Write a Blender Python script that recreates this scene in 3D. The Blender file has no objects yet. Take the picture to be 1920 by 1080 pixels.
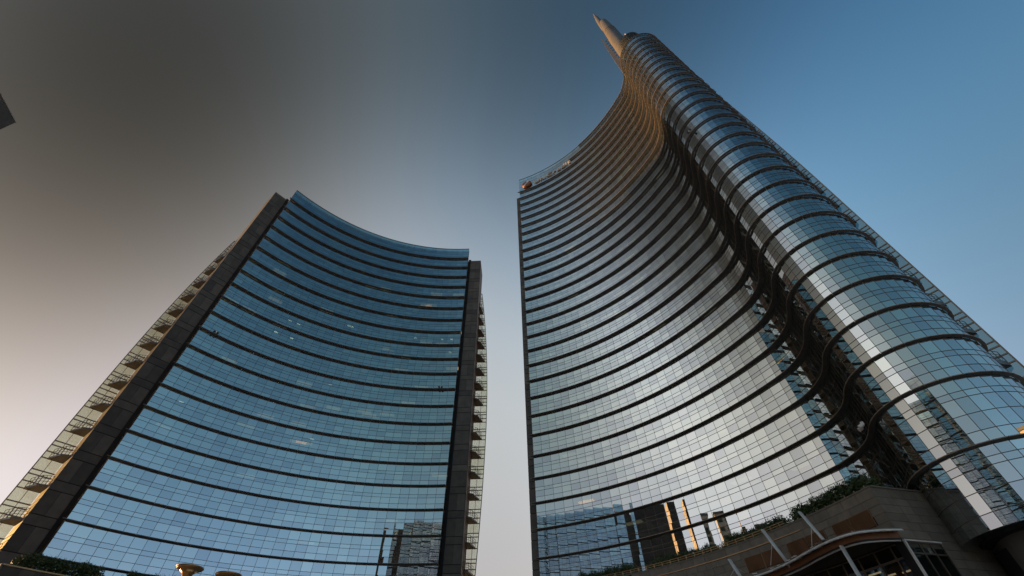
import bpy, math, random
from mathutils import Vector, Matrix
random.seed(7)
rad = math.radians
EYE = 1.6
scn = bpy.context.scene
COL = scn.collection

# ------------------------------------------------------------------ camera
LENS_PX = 813.0                      # focal length in pixels of a 1920 wide frame
CAM_R = ((0.999795495, 0.0202229787, 0.0),
         (0.014988751, -0.741022675, 0.671312693),
         (-0.0135759423, 0.671175406, 0.741174249))   # rows: world X, Y, Z in camera axes (right, up, forward)
cd = bpy.data.cameras.new('camera'); cam = bpy.data.objects.new('camera', cd); COL.objects.link(cam)
cd.sensor_width = 36; cd.lens = LENS_PX / 1920 * 36; cd.clip_start = 0.1; cd.clip_end = 6000
M = Matrix.Identity(4)
for i in range(3):
    M[i][0] = CAM_R[i][0]; M[i][1] = CAM_R[i][1]; M[i][2] = -CAM_R[i][2]
M.translation = (0, 0, EYE)
cam.matrix_world = M; scn.camera = cam

# ------------------------------------------------------------------ light
SUN_AZ, SUN_EL = rad(-62), rad(6.5)          # azimuth from +Y towards +X
sun_dir = Vector((math.sin(SUN_AZ) * math.cos(SUN_EL), math.cos(SUN_AZ) * math.cos(SUN_EL), math.sin(SUN_EL)))
world = bpy.data.worlds.new('World'); scn.world = world; world.use_nodes = True
wn, wl = world.node_tree.nodes, world.node_tree.links
wn.clear()
sky = wn.new('ShaderNodeTexSky'); sky.sky_type = 'NISHITA'; sky.sun_disc = False
sky.sun_elevation = SUN_EL; sky.sun_rotation = SUN_AZ; sky.air_density = 1.0; sky.dust_density = 1.0; sky.ozone_density = 1.0
bgd = wn.new('ShaderNodeBackground'); bgd.inputs['Strength'].default_value = 0.13
wout = wn.new('ShaderNodeOutputWorld')
tc = wn.new('ShaderNodeTexCoord')
def dirvec(az, el):
    az, el = rad(az), rad(el)
    return (math.sin(az) * math.cos(el), math.cos(az) * math.cos(el), math.sin(el))
# grading of the evening sky, smooth in world direction d: colour * exp(a + b.d + c.(d*dz) + lobes), upper left vignetting put in
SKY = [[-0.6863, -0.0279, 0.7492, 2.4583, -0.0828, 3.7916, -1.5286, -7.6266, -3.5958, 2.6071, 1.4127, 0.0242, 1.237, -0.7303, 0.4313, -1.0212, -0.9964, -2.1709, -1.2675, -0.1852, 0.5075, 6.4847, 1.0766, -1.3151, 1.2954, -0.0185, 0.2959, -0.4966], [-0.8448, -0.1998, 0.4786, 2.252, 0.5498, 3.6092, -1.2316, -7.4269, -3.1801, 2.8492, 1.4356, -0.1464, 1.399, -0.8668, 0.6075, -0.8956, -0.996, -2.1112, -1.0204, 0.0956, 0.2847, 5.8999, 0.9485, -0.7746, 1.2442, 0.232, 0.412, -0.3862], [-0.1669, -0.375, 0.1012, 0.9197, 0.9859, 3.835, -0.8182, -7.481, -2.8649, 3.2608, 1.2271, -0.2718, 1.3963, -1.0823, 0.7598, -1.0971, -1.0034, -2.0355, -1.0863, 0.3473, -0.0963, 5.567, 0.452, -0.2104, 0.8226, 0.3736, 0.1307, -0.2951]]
LOBES = [(dirvec(-95,52),9),(dirvec(-62,6.5),5),(dirvec(-102,43),15),(dirvec(-92,24),9),(dirvec(-130,45),7),(dirvec(-55,18),10),(dirvec(-60,38),12),(dirvec(-35,60),10),(dirvec(-5,20),8),(dirvec(-5,50),8),(dirvec(10,80),8),(dirvec(65,30),8),(dirvec(75,60),8),(dirvec(-106,20),8),(dirvec(-115,60),7),(dirvec(-150,25),8),(dirvec(-150,55),8),(dirvec(170,20),8),(dirvec(165,55),8),(dirvec(120,20),8),(dirvec(115,50),8)]  # some lobes brighten sky outside the view to lift the glass reflections
def wmath(op, a, b=None, c=None):
    n = wn.new('ShaderNodeMath'); n.operation = op
    for i, v in enumerate((a, b, c)):
        if v is None: continue
        if isinstance(v, (int, float)): n.inputs[i].default_value = v
        else: wl.new(v, n.inputs[i])
    return n.outputs[0]
def wdot(v, vec):
    n = wn.new('ShaderNodeVectorMath'); n.operation = 'DOT_PRODUCT'; wl.new(v, n.inputs[0]); n.inputs[1].default_value = vec
    return n.outputs['Value']
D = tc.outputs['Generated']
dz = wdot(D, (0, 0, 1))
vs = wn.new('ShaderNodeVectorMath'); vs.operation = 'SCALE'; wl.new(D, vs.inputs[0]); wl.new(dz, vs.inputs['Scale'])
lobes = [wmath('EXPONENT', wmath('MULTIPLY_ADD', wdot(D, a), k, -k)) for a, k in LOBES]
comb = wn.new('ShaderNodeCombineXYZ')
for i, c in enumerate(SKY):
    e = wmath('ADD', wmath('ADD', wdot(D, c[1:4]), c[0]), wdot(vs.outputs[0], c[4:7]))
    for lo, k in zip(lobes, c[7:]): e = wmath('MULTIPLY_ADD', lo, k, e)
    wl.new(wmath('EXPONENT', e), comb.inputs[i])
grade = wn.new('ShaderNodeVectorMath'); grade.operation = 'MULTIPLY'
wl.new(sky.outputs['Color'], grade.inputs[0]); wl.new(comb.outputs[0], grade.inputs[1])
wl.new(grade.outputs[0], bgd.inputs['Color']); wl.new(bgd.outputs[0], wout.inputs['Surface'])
sl = bpy.data.lights.new('sun', 'SUN'); so = bpy.data.objects.new('sun', sl); COL.objects.link(so)
sl.energy = 5.0; sl.angle = rad(0.6); sl.color = (1.0, 0.56, 0.24)
so.rotation_euler = sun_dir.to_track_quat('Z', 'Y').to_euler(); so.location = sun_dir * 600
scn.cycles.glossy_bounces = 8; scn.cycles.max_bounces = 14; scn.cycles.transparent_max_bounces = 16
scn.view_settings.view_transform = 'Standard'; scn.view_settings.look = 'None'
scn.view_settings.gamma = 1; scn.view_settings.use_curve_mapping = False
scn.view_settings.exposure = 1.2

# ------------------------------------------------------------------ materials
def new_mat(name):
    m = bpy.data.materials.new(name); m.use_nodes = True
    return m, m.node_tree.nodes, m.node_tree.links
def plain(name, col, rough=0.6, metal=0.0, var=0.25, scale=1.5, spec=0.4, bump=0.0, var2=0.0):
    m, n, l = new_mat(name); b = n['Principled BSDF']
    b.inputs['Roughness'].default_value = rough; b.inputs['Metallic'].default_value = metal
    b.inputs['Specular IOR Level'].default_value = spec
    g = n.new('ShaderNodeNewGeometry'); no = n.new('ShaderNodeTexNoise'); no.inputs['Scale'].default_value = scale
    no.inputs['Detail'].default_value = 6
    l.new(g.outputs['Position'], no.inputs['Vector'])
    oi = n.new('ShaderNodeObjectInfo')
    ma = n.new('ShaderNodeMath'); ma.operation = 'MULTIPLY_ADD'; ma.inputs[1].default_value = var * 2; ma.inputs[2].default_value = 1 - var
    l.new(no.outputs['Fac'], ma.inputs[0])
    mb = n.new('ShaderNodeMath'); mb.operation = 'MULTIPLY_ADD'; mb.inputs[1].default_value = var2 * 2; mb.inputs[2].default_value = 1 - var2
    l.new(oi.outputs['Random'], mb.inputs[0])
    mm = n.new('ShaderNodeMath'); mm.operation = 'MULTIPLY'; l.new(ma.outputs[0], mm.inputs[0]); l.new(mb.outputs[0], mm.inputs[1])
    vm = n.new('ShaderNodeVectorMath'); vm.operation = 'SCALE'; vm.inputs[0].default_value = col
    l.new(mm.outputs[0], vm.inputs['Scale']); l.new(vm.outputs[0], b.inputs['Base Color'])
    if bump:
        bp = n.new('ShaderNodeBump'); bp.inputs['Strength'].default_value = bump; bp.inputs['Distance'].default_value = 0.02
        l.new(no.outputs['Fac'], bp.inputs['Height']); l.new(bp.outputs[0], b.inputs['Normal'])
    return m
def glass(name, ior=9.0, refl=(0.938, 0.962, 0.968), trans=(0.28, 0.43, 0.40), wave=0.0010, spread=0.17):
    m, n, l = new_mat(name); n.remove(n['Principled BSDF']); out = n['Material Output']
    g = n.new('ShaderNodeNewGeometry'); at = n.new('ShaderNodeAttribute'); at.attribute_name = 'tint'
    oi = n.new('ShaderNodeObjectInfo'); ad = n.new('ShaderNodeMath'); ad.operation = 'ADD'
    l.new(at.outputs['Fac'], ad.inputs[0]); l.new(oi.outputs['Random'], ad.inputs[1])
    fr = n.new('ShaderNodeMath'); fr.operation = 'FRACT'; l.new(ad.outputs[0], fr.inputs[0])
    no = n.new('ShaderNodeTexNoise'); no.inputs['Scale'].default_value = 0.55; no.inputs['Detail'].default_value = 1.5
    # shift the waviness per pane so that it breaks at the joints
    cmb = n.new('ShaderNodeCombineXYZ'); mu = n.new('ShaderNodeMath'); mu.operation = 'MULTIPLY'; mu.inputs[1].default_value = 37.0
    l.new(fr.outputs[0], mu.inputs[0]); l.new(mu.outputs[0], cmb.inputs['X'])
    va = n.new('ShaderNodeVectorMath'); va.operation = 'ADD'; l.new(g.outputs['Position'], va.inputs[0]); l.new(cmb.outputs[0], va.inputs[1])
    l.new(va.outputs[0], no.inputs['Vector'])
    bp = n.new('ShaderNodeBump'); bp.inputs['Strength'].default_value = 1.0; bp.inputs['Distance'].default_value = wave
    l.new(no.outputs['Fac'], bp.inputs['Height'])
    f = n.new('ShaderNodeFresnel'); f.inputs['IOR'].default_value = ior; l.new(bp.outputs[0], f.inputs['Normal'])
    gl = n.new('ShaderNodeBsdfGlossy'); gl.inputs['Roughness'].default_value = 0.0; l.new(bp.outputs[0], gl.inputs['Normal'])
    rmp = n.new('ShaderNodeValToRGB'); rmp.color_ramp.elements[0].color = (refl[0] * (1 - spread), refl[1] * (1 - spread * .95), refl[2] * (1 - spread * .85), 1)
    rmp.color_ramp.elements[1].color = (*refl, 1)
    e = rmp.color_ramp.elements.new(0.55); e.color = (refl[0] * .97, refl[1], refl[2] * .97, 1)
    e = rmp.color_ramp.elements.new(0.9); e.color = (refl[0] * (1 + spread * .3), refl[1] * (1 + spread * .35), refl[2], 1)
    l.new(fr.outputs[0], rmp.inputs['Fac']); l.new(rmp.outputs['Color'], gl.inputs['Color'])
    tr = n.new('ShaderNodeBsdfTransparent'); tr.inputs['Color'].default_value = (*trans, 1)
    mx = n.new('ShaderNodeMixShader'); l.new(f.outputs[0], mx.inputs['Fac']); l.new(tr.outputs[0], mx.inputs[1]); l.new(gl.outputs[0], mx.inputs[2])
    t2 = n.new('ShaderNodeBsdfTransparent'); m2 = n.new('ShaderNodeMixShader')
    l.new(g.outputs['Backfacing'], m2.inputs['Fac']); l.new(mx.outputs[0], m2.inputs[1]); l.new(t2.outputs[0], m2.inputs[2])
    l.new(m2.outputs[0], out.inputs['Surface'])
    return m
def emit(name, col, s):
    m, n, l = new_mat(name); b = n['Principled BSDF']; b.inputs['Base Color'].default_value = (*col, 1)
    b.inputs['Emission Color'].default_value = (*col, 1); b.inputs['Emission Strength'].default_value = s
    return m
MAT = dict(
    glass=glass('facade_glass'),
    glass_clear=glass('wing_glass', ior=1.7, refl=(.95, .95, .9), trans=(.76, .75, .63)),
    glass_teal=glass('teal_wing_glass', ior=2.2, refl=(.9, .97, .97), trans=(.14, .25, .28)),
    glass_shop=glass('shop_glass', ior=2.2, trans=(.55, .6, .58)),
    blade=plain('dark_aluminium', (.14, .135, .13), .42, .3, .2, 3.0, var2=.06),
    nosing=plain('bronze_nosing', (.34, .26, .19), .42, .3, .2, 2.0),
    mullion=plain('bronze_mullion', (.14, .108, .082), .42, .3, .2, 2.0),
    stone=plain('dark_stone', (.10, .085, .068), .62, 0, .45, .9, bump=.25, var2=.3),
    stone2=plain('podium_stone', (.19, .162, .125), .6, 0, .34, 1.6, bump=.3, var2=.16),
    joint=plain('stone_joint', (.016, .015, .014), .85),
    blind=plain('roller_blind', (.72, .68, .60), .8, 0, .1),
    slab=plain('ceiling_board', (.34, .33, .31), .8, 0, .1),
    core=plain('core_wall', (.16, .15, .14), .8, 0, .3, .35),
    roof=plain('roof_membrane', (.12, .12, .12), .9),
    steel=plain('brushed_steel', (.74, .71, .66), .42, .3, .15, 4.0),
    spire=plain('spire_steel', (.15, .135, .115), .5, .45, .35, .6, bump=.4),
    rail=plain('bronze_rail', (.34, .22, .12), .35, .8),
    copper=plain('copper_louvre', (.15, .075, .035), .5, .5, .3, 1.2),
    soffit=plain('timber_soffit', (.27, .12, .05), .5, 0, .25, 3.0),
    leaf=plain('hedge_leaf', (.07, .105, .036), .5, 0, .7, 9),
    bark=plain('hedge_stem', (.08, .055, .035), .8),
    soil=plain('planter_soil', (.06, .045, .035), .95),
    plaza=plain('plaza_paving', (.30, .285, .265), .75, 0, .18, .4),
    sign=plain('sign_letter', (.55, .49, .41), .5, .1, .1),
    red=plain('sign_red', (.22, .085, .03), .4, .1, .2),
    white=plain('sign_white', (.8, .76, .7), .5),
    black=plain('black_plastic', (.02, .02, .02), .5),
    gold=plain('bronze_dish', (.48, .30, .13), .35, .85, .4, 6.0),
    plaster=plain('city_plaster', (.44, .38, .30), .8, 0, .15, .3),
    lamp=emit('ceiling_lamp', (1.0, .86, .66), .9),
    lamp_warm=emit('warm_lamp', (1.0, .70, .42), .16),
)

# ------------------------------------------------------------------ mesh helpers
class MB:
    def __init__(s): s.v = []; s.f = []; s.t = []
    def quadbox(s, p, tint=None):            # p: 8 points, bottom 4 then top 4 (same order)
        b = len(s.v); s.v += [tuple(q) for q in p]
        s.f += [(b+3, b+2, b+1, b), (b+4, b+5, b+6, b+7), (b, b+1, b+5, b+4), (b+1, b+2, b+6, b+5), (b+2, b+3, b+7, b+6), (b+3, b, b+4, b+7)]
        if tint is not None: s.t += [tint] * 6
    def box(s, c, ax, ay, az):               # centre and three half-axis vectors
        c, ax, ay, az = Vector(c), Vector(ax), Vector(ay), Vector(az)
        s.quadbox([c-ax-ay-az, c+ax-ay-az, c+ax+ay-az, c-ax+ay-az, c-ax-ay+az, c+ax-ay+az, c+ax+ay+az, c-ax+ay+az])
    def bar(s, a, b, w, h=None, up=(0, 0, 1)):
        a, b = Vector(a), Vector(b); d = b - a; L = d.length; d.normalize()
        u = Vector(up)
        if abs(u.dot(d)) > .95: u = Vector((1, 0, 0))
        x = d.cross(u).normalized(); y = x.cross(d).normalized(); h = h or w
        s.box((a+b)/2, x*w/2, d*L/2, y*h/2)
    def tube(s, pts, r, n=10, cap=True):
        rs = r if isinstance(r, (list, tuple)) else [r] * len(pts); b = len(s.v)
        P = [Vector(p) for p in pts]
        for i, p in enumerate(P):
            d = (P[min(i+1, len(P)-1)] - P[max(i-1, 0)]).normalized()
            u = Vector((0, 0, 1)) if abs(d.z) < .9 else Vector((1, 0, 0))
            x = d.cross(u).normalized(); y = x.cross(d)
            for k in range(n):
                a = 2*math.pi*k/n; s.v.append(tuple(p + x*rs[i]*math.cos(a) + y*rs[i]*math.sin(a)))
        for i in range(len(P)-1):
            for k in range(n):
                s.f.append((b+i*n+k, b+i*n+(k+1) % n, b+(i+1)*n+(k+1) % n, b+(i+1)*n+k))
        if cap: s.f += [tuple(b+k for k in range(n))[::-1], tuple(b+(len(P)-1)*n+k for k in range(n))]
    def prism(s, poly, z0, z1):              # poly counter-clockwise
        a = sum(poly[i][0]*poly[(i+1) % len(poly)][1] - poly[(i+1) % len(poly)][0]*poly[i][1] for i in range(len(poly)))
        if a < 0: poly = poly[::-1]
        b = len(s.v); n = len(poly)
        s.v += [(x, y, z0) for x, y in poly] + [(x, y, z1) for x, y in poly]
        s.f += [tuple(range(b+n-1, b-1, -1)), tuple(range(b+n, b+2*n))]
        s.f += [(b+i, b+(i+1) % n, b+n+(i+1) % n, b+n+i) for i in range(n)]
    def lathe(s, c, prof, n=32):             # prof: (r, z)
        b = len(s.v)
        for r, z in prof:
            for k in range(n):
                a = 2*math.pi*k/n; s.v.append((c[0]+r*math.cos(a), c[1]+r*math.sin(a), z))
        for i in range(len(prof)-1):
            for k in range(n): s.f.append((b+i*n+k, b+i*n+(k+1) % n, b+(i+1)*n+(k+1) % n, b+(i+1)*n+k))
        s.f += [tuple(b+k for k in range(n))[::-1], tuple(b+(len(prof)-1)*n+k for k in range(n))]
ORIGIN = {}
def mk(name, mb, mat, parent=None, smooth=False, loc=None):
    o0 = Vector(loc) if loc is not None else (ORIGIN[parent.name] if parent else Vector((0, 0, 0)))
    me = bpy.data.meshes.new(name)
    me.from_pydata([(v[0]-o0.x, v[1]-o0.y, v[2]-o0.z) for v in mb.v], [], mb.f); me.validate()
    if mb.t:
        at = me.attributes.new('tint', 'FLOAT', 'FACE'); at.data.foreach_set('value', mb.t)
    me.materials.append(MAT[mat])
    if smooth: me.polygons.foreach_set('use_smooth', [True]*len(me.polygons))
    o = bpy.data.objects.new(name, me); COL.objects.link(o)
    if parent:
        o.parent = parent
        if loc is not None: o.location = o0 - ORIGIN[parent.name]
    else: o.location = o0
    ORIGIN[o.name] = o0
    return o
def thing(name, loc, label, cat, group=None):
    o = bpy.data.objects.new(name, None); COL.objects.link(o); o.location = loc; o.empty_display_size = 1
    ORIGIN[o.name] = Vector(loc); tag(o, label, cat, group); return o
def tag(o, label, cat, group=None):
    o['label'] = label; o['category'] = cat
    if group: o['group'] = group
def Z(z): return z + EYE
def project(p):
    q = Vector(p) - Vector((0, 0, EYE))
    c = [sum(CAM_R[i][k]*q[i] for i in range(3)) for k in range(3)]
    if c[2] < 1: return None
    return 960 + LENS_PX*c[0]/c[2], 540 - LENS_PX*c[1]/c[2]

# ------------------------------------------------------------------ the round piazza
PC = Vector((-14.3, 24.15))
def pol(r, th):
    a = rad(th); return Vector((PC.x + r*math.cos(a), PC.y + r*math.sin(a)))
def arc(r, a0, a1, step):
    n = max(1, round(abs(rad(a1-a0))*r/step)); return [pol(r, a0+(a1-a0)*i/n) for i in range(n+1)]
def resample(P, step):
    L = [0]
    for a, b in zip(P, P[1:]): L.append(L[-1]+(b-a).length)
    n = max(1, round(L[-1]/step)); out = []; j = 0
    for i in range(n+1):
        s = L[-1]*i/n
        while j < len(P)-2 and L[j+1] < s: j += 1
        t = (s-L[j])/max(1e-9, L[j+1]-L[j]); out.append(P[j].lerp(P[j+1], min(1, max(0, t))))
    return out
def catmull(P, k=8):
    out = []
    Q = [P[0]*2-P[1]] + P + [P[-1]*2-P[-2]]
    for i in range(1, len(Q)-2):
        a, b, c, d = Q[i-1:i+3]
        for j in range(k):
            t = j/k
            out.append(.5*((2*b)+(c-a)*t+(2*a-5*b+4*c-d)*t*t+(3*b-a-3*c+d)*t**3))
    return out + [P[-1]]
def normals(P):                               # towards the plaza for curves run left to right
    N = []
    for i in range(len(P)):
        d = (P[min(i+1, len(P)-1)]-P[max(i-1, 0)]).normalized(); N.append(Vector((d.y, -d.x)))
    return N
def offset(P, d):
    N = normals(P); ds = d if isinstance(d, (list, tuple)) else [d]*len(P)
    return [p+n*q for p, n, q in zip(P, N, ds)]
def v3(p, z): return Vector((p.x, p.y, z))

ground = MB(); ground.box((0, 0, -.5), (2500, 0, 0), (0, 2500, 0), (0, 0, .5))
g = mk('ground', ground, 'plaza'); g['kind'] = 'structure'

# ------------------------------------------------------------------ glass towers
UNIT = None
def unit_pane(mat):
    mb = MB(); mb.box((0, 0, 0), (.5, 0, 0), (0, .5, 0), (0, 0, .5))
    me = bpy.data.meshes.new('pane'); me.from_pydata(mb.v, [], mb.f); me.materials.append(MAT[mat]); return me
UNIT = unit_pane('glass')
ROWS = (0.0, 0.98, 1.98, 2.55)                 # heights of the transoms in a storey of about 4 m
def curtain_wall(tower, G, bands, zbot, ztop, nmax, tilt=.0009):
    """panes, mullions and transoms on the column line G; bands are the blade heights"""
    org = ORIGIN[tower.name]; N = normals(G)
    edges = [zbot] + list(bands) + [ztop]; cells = []
    levels = []
    for a, b in zip(edges, edges[1:]):
        h = b-a
        if h < 1.2: zs = [a, b]
        elif h > 4.9: zs = [a, a+.95, a+2.3, a+3.65, a+4.2, b] if h < 6 else [a+h*k/5 for k in range(6)]
        else: zs = [a+r*h/4.04 for r in ROWS] + [b]
        levels.append(zs)
    for k in range(len(G)-1):
        p, q = G[k], G[k+1]; c2 = (p+q)/2; d = (q-p); w = d.length; d.normalize(); n = Vector((d.y, -d.x))
        for zs in levels:
            for i in range(len(zs)-1):
                z0, z1 = zs[i], zs[i+1]
                c = Vector((c2.x, c2.y, Z((z0+z1)/2)))
                vis = -1
                if n.dot(-c2) > 0:
                    pp = [project((e.x, e.y, Z(z))) for e, z in ((p, z0), (q, z0), (q, z1), (p, z1))]
                    if all(pp):
                        ar = abs(sum(pp[j][0]*pp[(j+1) % 4][1]-pp[(j+1) % 4][0]*pp[j][1] for j in range(4)))/2
                        mx, my = sum(t[0] for t in pp)/4, sum(t[1] for t in pp)/4
                        if -5 < mx < 1925 and -5 < my < 1085: vis = ar
                cells.append((vis, c, d, n, w-.05, z1-z0-.05))
    cells.sort(key=lambda t: -t[0])
    rest = MB()
    for i, (vis, c, d, n, w, h) in enumerate(cells):
        tx, tz = random.gauss(0, tilt), random.gauss(0, tilt)
        dd = Vector((d.x, d.y, 0)); nn = Vector((n.x, n.y, 0)) + dd*tx + Vector((0, 0, tz)); nn.normalize()
        dd = (dd - nn*dd.dot(nn)).normalized(); up = dd.cross(-nn).normalized()
        if up.z < 0: up = -up
        if i < nmax and vis > 60:
            o = bpy.data.objects.new('pane', UNIT); COL.objects.link(o); o.parent = tower
            m = Matrix.Identity(4)
            X, Y, Zv = dd*w, nn*-.03, up*h
            for r_ in range(3): m[r_][0] = X[r_]; m[r_][1] = Y[r_]; m[r_][2] = Zv[r_]
            m.translation = c-org; o.matrix_basis = m
        else:
            b = len(rest.v); rest.box(c, dd*w/2, nn*-.015, up*h/2); rest.t += [random.random()]*6
    if rest.v:
        o = mk('pane_field', rest, 'glass', tower); o['kind'] = 'stuff'
    for k in range(len(G)):
        mb = MB(); p, n = G[k], N[k]; d = Vector((-n.y, n.x))
        mb.box(v3(p, Z((zbot+ztop)/2)), v3(d*.02, 0), v3(n*.028, 0), (0, 0, (ztop-zbot)/2))
        mk('mullion', mb, 'mullion', tower)
    for zs in levels:
        for z in zs[1:-1]:
            mb = MB()
            for k in range(len(G)-1):
                p, q = G[k], G[k+1]; d = (q-p); L = d.length; d.normalize(); n = Vector((d.y, -d.x))
                mb.box(v3((p+q)/2 + n*.012, Z(z)), v3(d*(L/2-.021), 0), v3(n*.028, 0), (0, 0, .022))
            mk('transom', mb, 'mullion', tower)
def sunshade(tower, G, z, depth, t, tip0=0.0, nose=True):
    """one storey's blade: a wedge in segments with open joints, and its bronze nosing"""
    N = normals(G); O = [p+n*(depth if not callable(depth) else depth(p)) for p, n in zip(G, N)]; I = [p+n*.085 for p, n in zip(G, N)]
    mb = MB(); nb = MB(); gq = .02
    for k in range(len(G)-1):
        i0, i1, o0, o1 = I[k], I[k+1], O[k], O[k+1]
        di = (i1-i0).normalized(); do = (o1-o0).normalized()
        if (o1-o0).dot(i1-i0) <= 0: continue
        a, b, c, e = i0+di*gq, i1-di*gq, o1-do*gq, o0+do*gq
        ti, to = t, t*.55
        mb.quadbox([v3(e, Z(z-to)), v3(c, Z(z-to)), v3(b, Z(z-ti)), v3(a, Z(z-ti)), v3(e, Z(z)), v3(c, Z(z)), v3(b, Z(z+.03)), v3(a, Z(z+.03))])
        nn = Vector((do.y, -do.x))
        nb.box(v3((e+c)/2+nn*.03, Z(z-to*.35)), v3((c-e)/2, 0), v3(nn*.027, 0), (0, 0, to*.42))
    if tip0:
        n = N[0]; d = Vector((n.y, -n.x)); d = -(G[1]-G[0]).normalized()
        tri = [I[0]+d*.03, O[0]+d*.03, O[0]+d*tip0]
        mb.prism([(p.x, p.y) for p in tri], Z(z-t*.6), Z(z))
    o = mk('sunshade', mb, 'blade', tower)
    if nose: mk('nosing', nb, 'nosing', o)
    return o
def floor_slabs(tower, G, dep, zs):
    I0 = offset(G, -.22); I1 = offset(G, [-d for d in dep])
    for z in zs:
        mb = MB()
        for k in range(len(G)-1):
            a, b, c, e = I0[k], I0[k+1], I1[k+1], I1[k]
            mb.quadbox([v3(a, Z(z-.42)), v3(b, Z(z-.42)), v3(c, Z(z-.42)), v3(e, Z(z-.42)), v3(a, Z(z)), v3(b, Z(z)), v3(c, Z(z)), v3(e, Z(z))])
        mk('floor_slab', mb, 'slab', tower)
def core_body(tower, G, dep, back, z0, z1):
    I1 = offset(G, [-d-.03 for d in dep]); poly = [(p.x, p.y) for p in I1] + [(p.x, p.y) for p in back]
    mb = MB(); mb.prism(poly, z0, Z(z1)); mk('core', mb, 'core', tower)
def ceiling_light(tower, p, z, d, warm=False, s=1.0):
    mb = MB(); n = Vector((d.y, -d.x))
    mb.box(v3(p, Z(z-.46)), v3(d*.55*s, 0), v3(n*.22*s, 0), (0, 0, .03))
    mk('ceiling_light', mb, 'lamp_warm' if warm else 'lamp', tower)
def pier(tower, base, d, n, width, depth, zs, ztop, skin='stone', lit_side_skin=None):
    """stone end pier: a solid shaft clad in proud stone panels, base = front corner next to the glass"""
    c = base + d*(width/2) - n*(depth/2)
    mb = MB(); mb.box(v3(c, Z(ztop)/2), v3(d*(width/2), 0), v3(n*(depth/2), 0), (0, 0, Z(ztop)/2-.01))
    sh = mk('pier', mb, 'joint', tower)
    lv = [0.0]
    for z in zs: lv += [Z(z)-1.2, Z(z)]
    lv = sorted(x for x in lv if 0 <= x < Z(ztop)-.6) + [Z(ztop)]
    for i, (a, b) in enumerate(zip(lv, lv[1:])):
        h = b-a
        if h < .2: continue
        split = [0, .5, 1] if (width > 2 and h > 2) else [0, 1]
        for s0, s1 in zip(split, split[1:]):
            mb = MB(); cc = base + d*(width*(s0+s1)/2) + n*.035
            mb.box(v3(cc, (a+b)/2), v3(d*(width*(s1-s0)/2-.018), 0), v3(n*.034, 0), (0, 0, h/2-.05))
            mk('stone_panel', mb, skin, sh)
        for side in (1, -1):
            if side == -1 and width < 2: continue
            mb = MB(); cc = (base+d*width+d*.035 if side == 1 else base-d*.035) - n*(depth/2)
            mb.box(v3(cc, (a+b)/2), v3(d*.034, 0), v3(n*(depth/2-.01), 0), (0, 0, h/2-.05))
            mk('stone_panel', mb, lit_side_skin or skin, sh)
    mb = MB(); mb.box(v3(c, Z(ztop)+.06), v3(d*(width/2+.09), 0), v3(n*(depth/2+.09), 0), (0, 0, .06))
    mk('coping', mb, 'nosing', sh)
    return sh
def wing(tower, a, d, n, prof, zs, mat='glass_clear', cols=2):
    """free-standing glass fin; prof(z) = width, a = root, runs along d, faces n"""
    zz = [z for z in zs if prof(z) > .12]
    z0, z1 = min(zz), max(zz); K = 40
    mb = MB()
    P = [v3(a+d*prof(z0+(z1-z0)*i/K), Z(z0+(z1-z0)*i/K)) for i in range(K+1)]
    for p, q in zip(P, P[1:]): mb.bar(p, q, .14, .16, up=v3(n, 0))
    root = mk('wing', mb, 'nosing', tower)
    for c in range(1, cols):
        mb = MB(); P = [v3(a+d*prof(z0+(z1-z0)*i/K)*c/cols, Z(z0+(z1-z0)*i/K)) for i in range(K+1)]
        for p, q in zip(P, P[1:]): mb.bar(p, q, .07, .1, up=v3(n, 0))
        mk('wing_post', mb, 'mullion', root)
    for z, zn in zip(zz, zz[1:]):
        hs = [z, z+(zn-z)*.22, z+(zn-z)*.45, z+(zn-z)*.6, zn]
        for y0, y1 in zip(hs, hs[1:]):
            mb = MB(); w = prof(y0); mb.bar(v3(a, Z(y0)), v3(a+d*w, Z(y0)), .14, .13); mk('wing_transom', mb, 'nosing', root)
            for c in range(cols):
                w0, w1 = prof(y0), prof(y1); q = .04
                A, B = a+d*(w0*c/cols+q), a+d*(w0*(c+1)/cols-q); C_, D_ = a+d*(w1*(c+1)/cols-q), a+d*(w1*c/cols+q)
                if (B-A).dot(d) < .08 or (C_-D_).dot(d) < .08: continue
                t = n*.012; mb = MB()
                mb.quadbox([v3(A+t, Z(y0+.05)), v3(B+t, Z(y0+.05)), v3(B-t, Z(y0+.05)), v3(A-t, Z(y0+.05)), v3(D_+t, Z(y1-.05)), v3(C_+t, Z(y1-.05)), v3(C_-t, Z(y1-.05)), v3(D_-t, Z(y1-.05))])
                mk('wing_pane', mb, mat, root)
    return root
def balcony(tower, a, d, n, w, depth, z, t=.24):
    """wedge slab in the corner of side wall and wing, with a railing; a = inner back corner"""
    A, B, C_ = a, a+n*depth, a+d*w*.95+n*.25
    D_ = a+d*w*.95
    mb = MB(); mb.prism([(p.x, p.y) for p in (A, B, a+d*w*.55+n*depth*.8, C_, D_)], Z(z-t), Z(z))
    o = mk('balcony', mb, 'blade', tower)
    mb = MB(); path = [B, a+d*w*.55+n*depth*.8, C_]
    for h in (.35, .7, 1.1):
        for p, q in zip(path, path[1:]): mb.bar(v3(p, Z(z+h)), v3(q, Z(z+h)), .045)
    for p, q in zip(path, path[1:]):
        for t in (0.02, .33, .66, .98): r_ = p.lerp(q, t); mb.bar(v3(r_, Z(z)), v3(r_, Z(z+1.1)), .045)
    mk('railing', mb, 'mullion', o)

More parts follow.
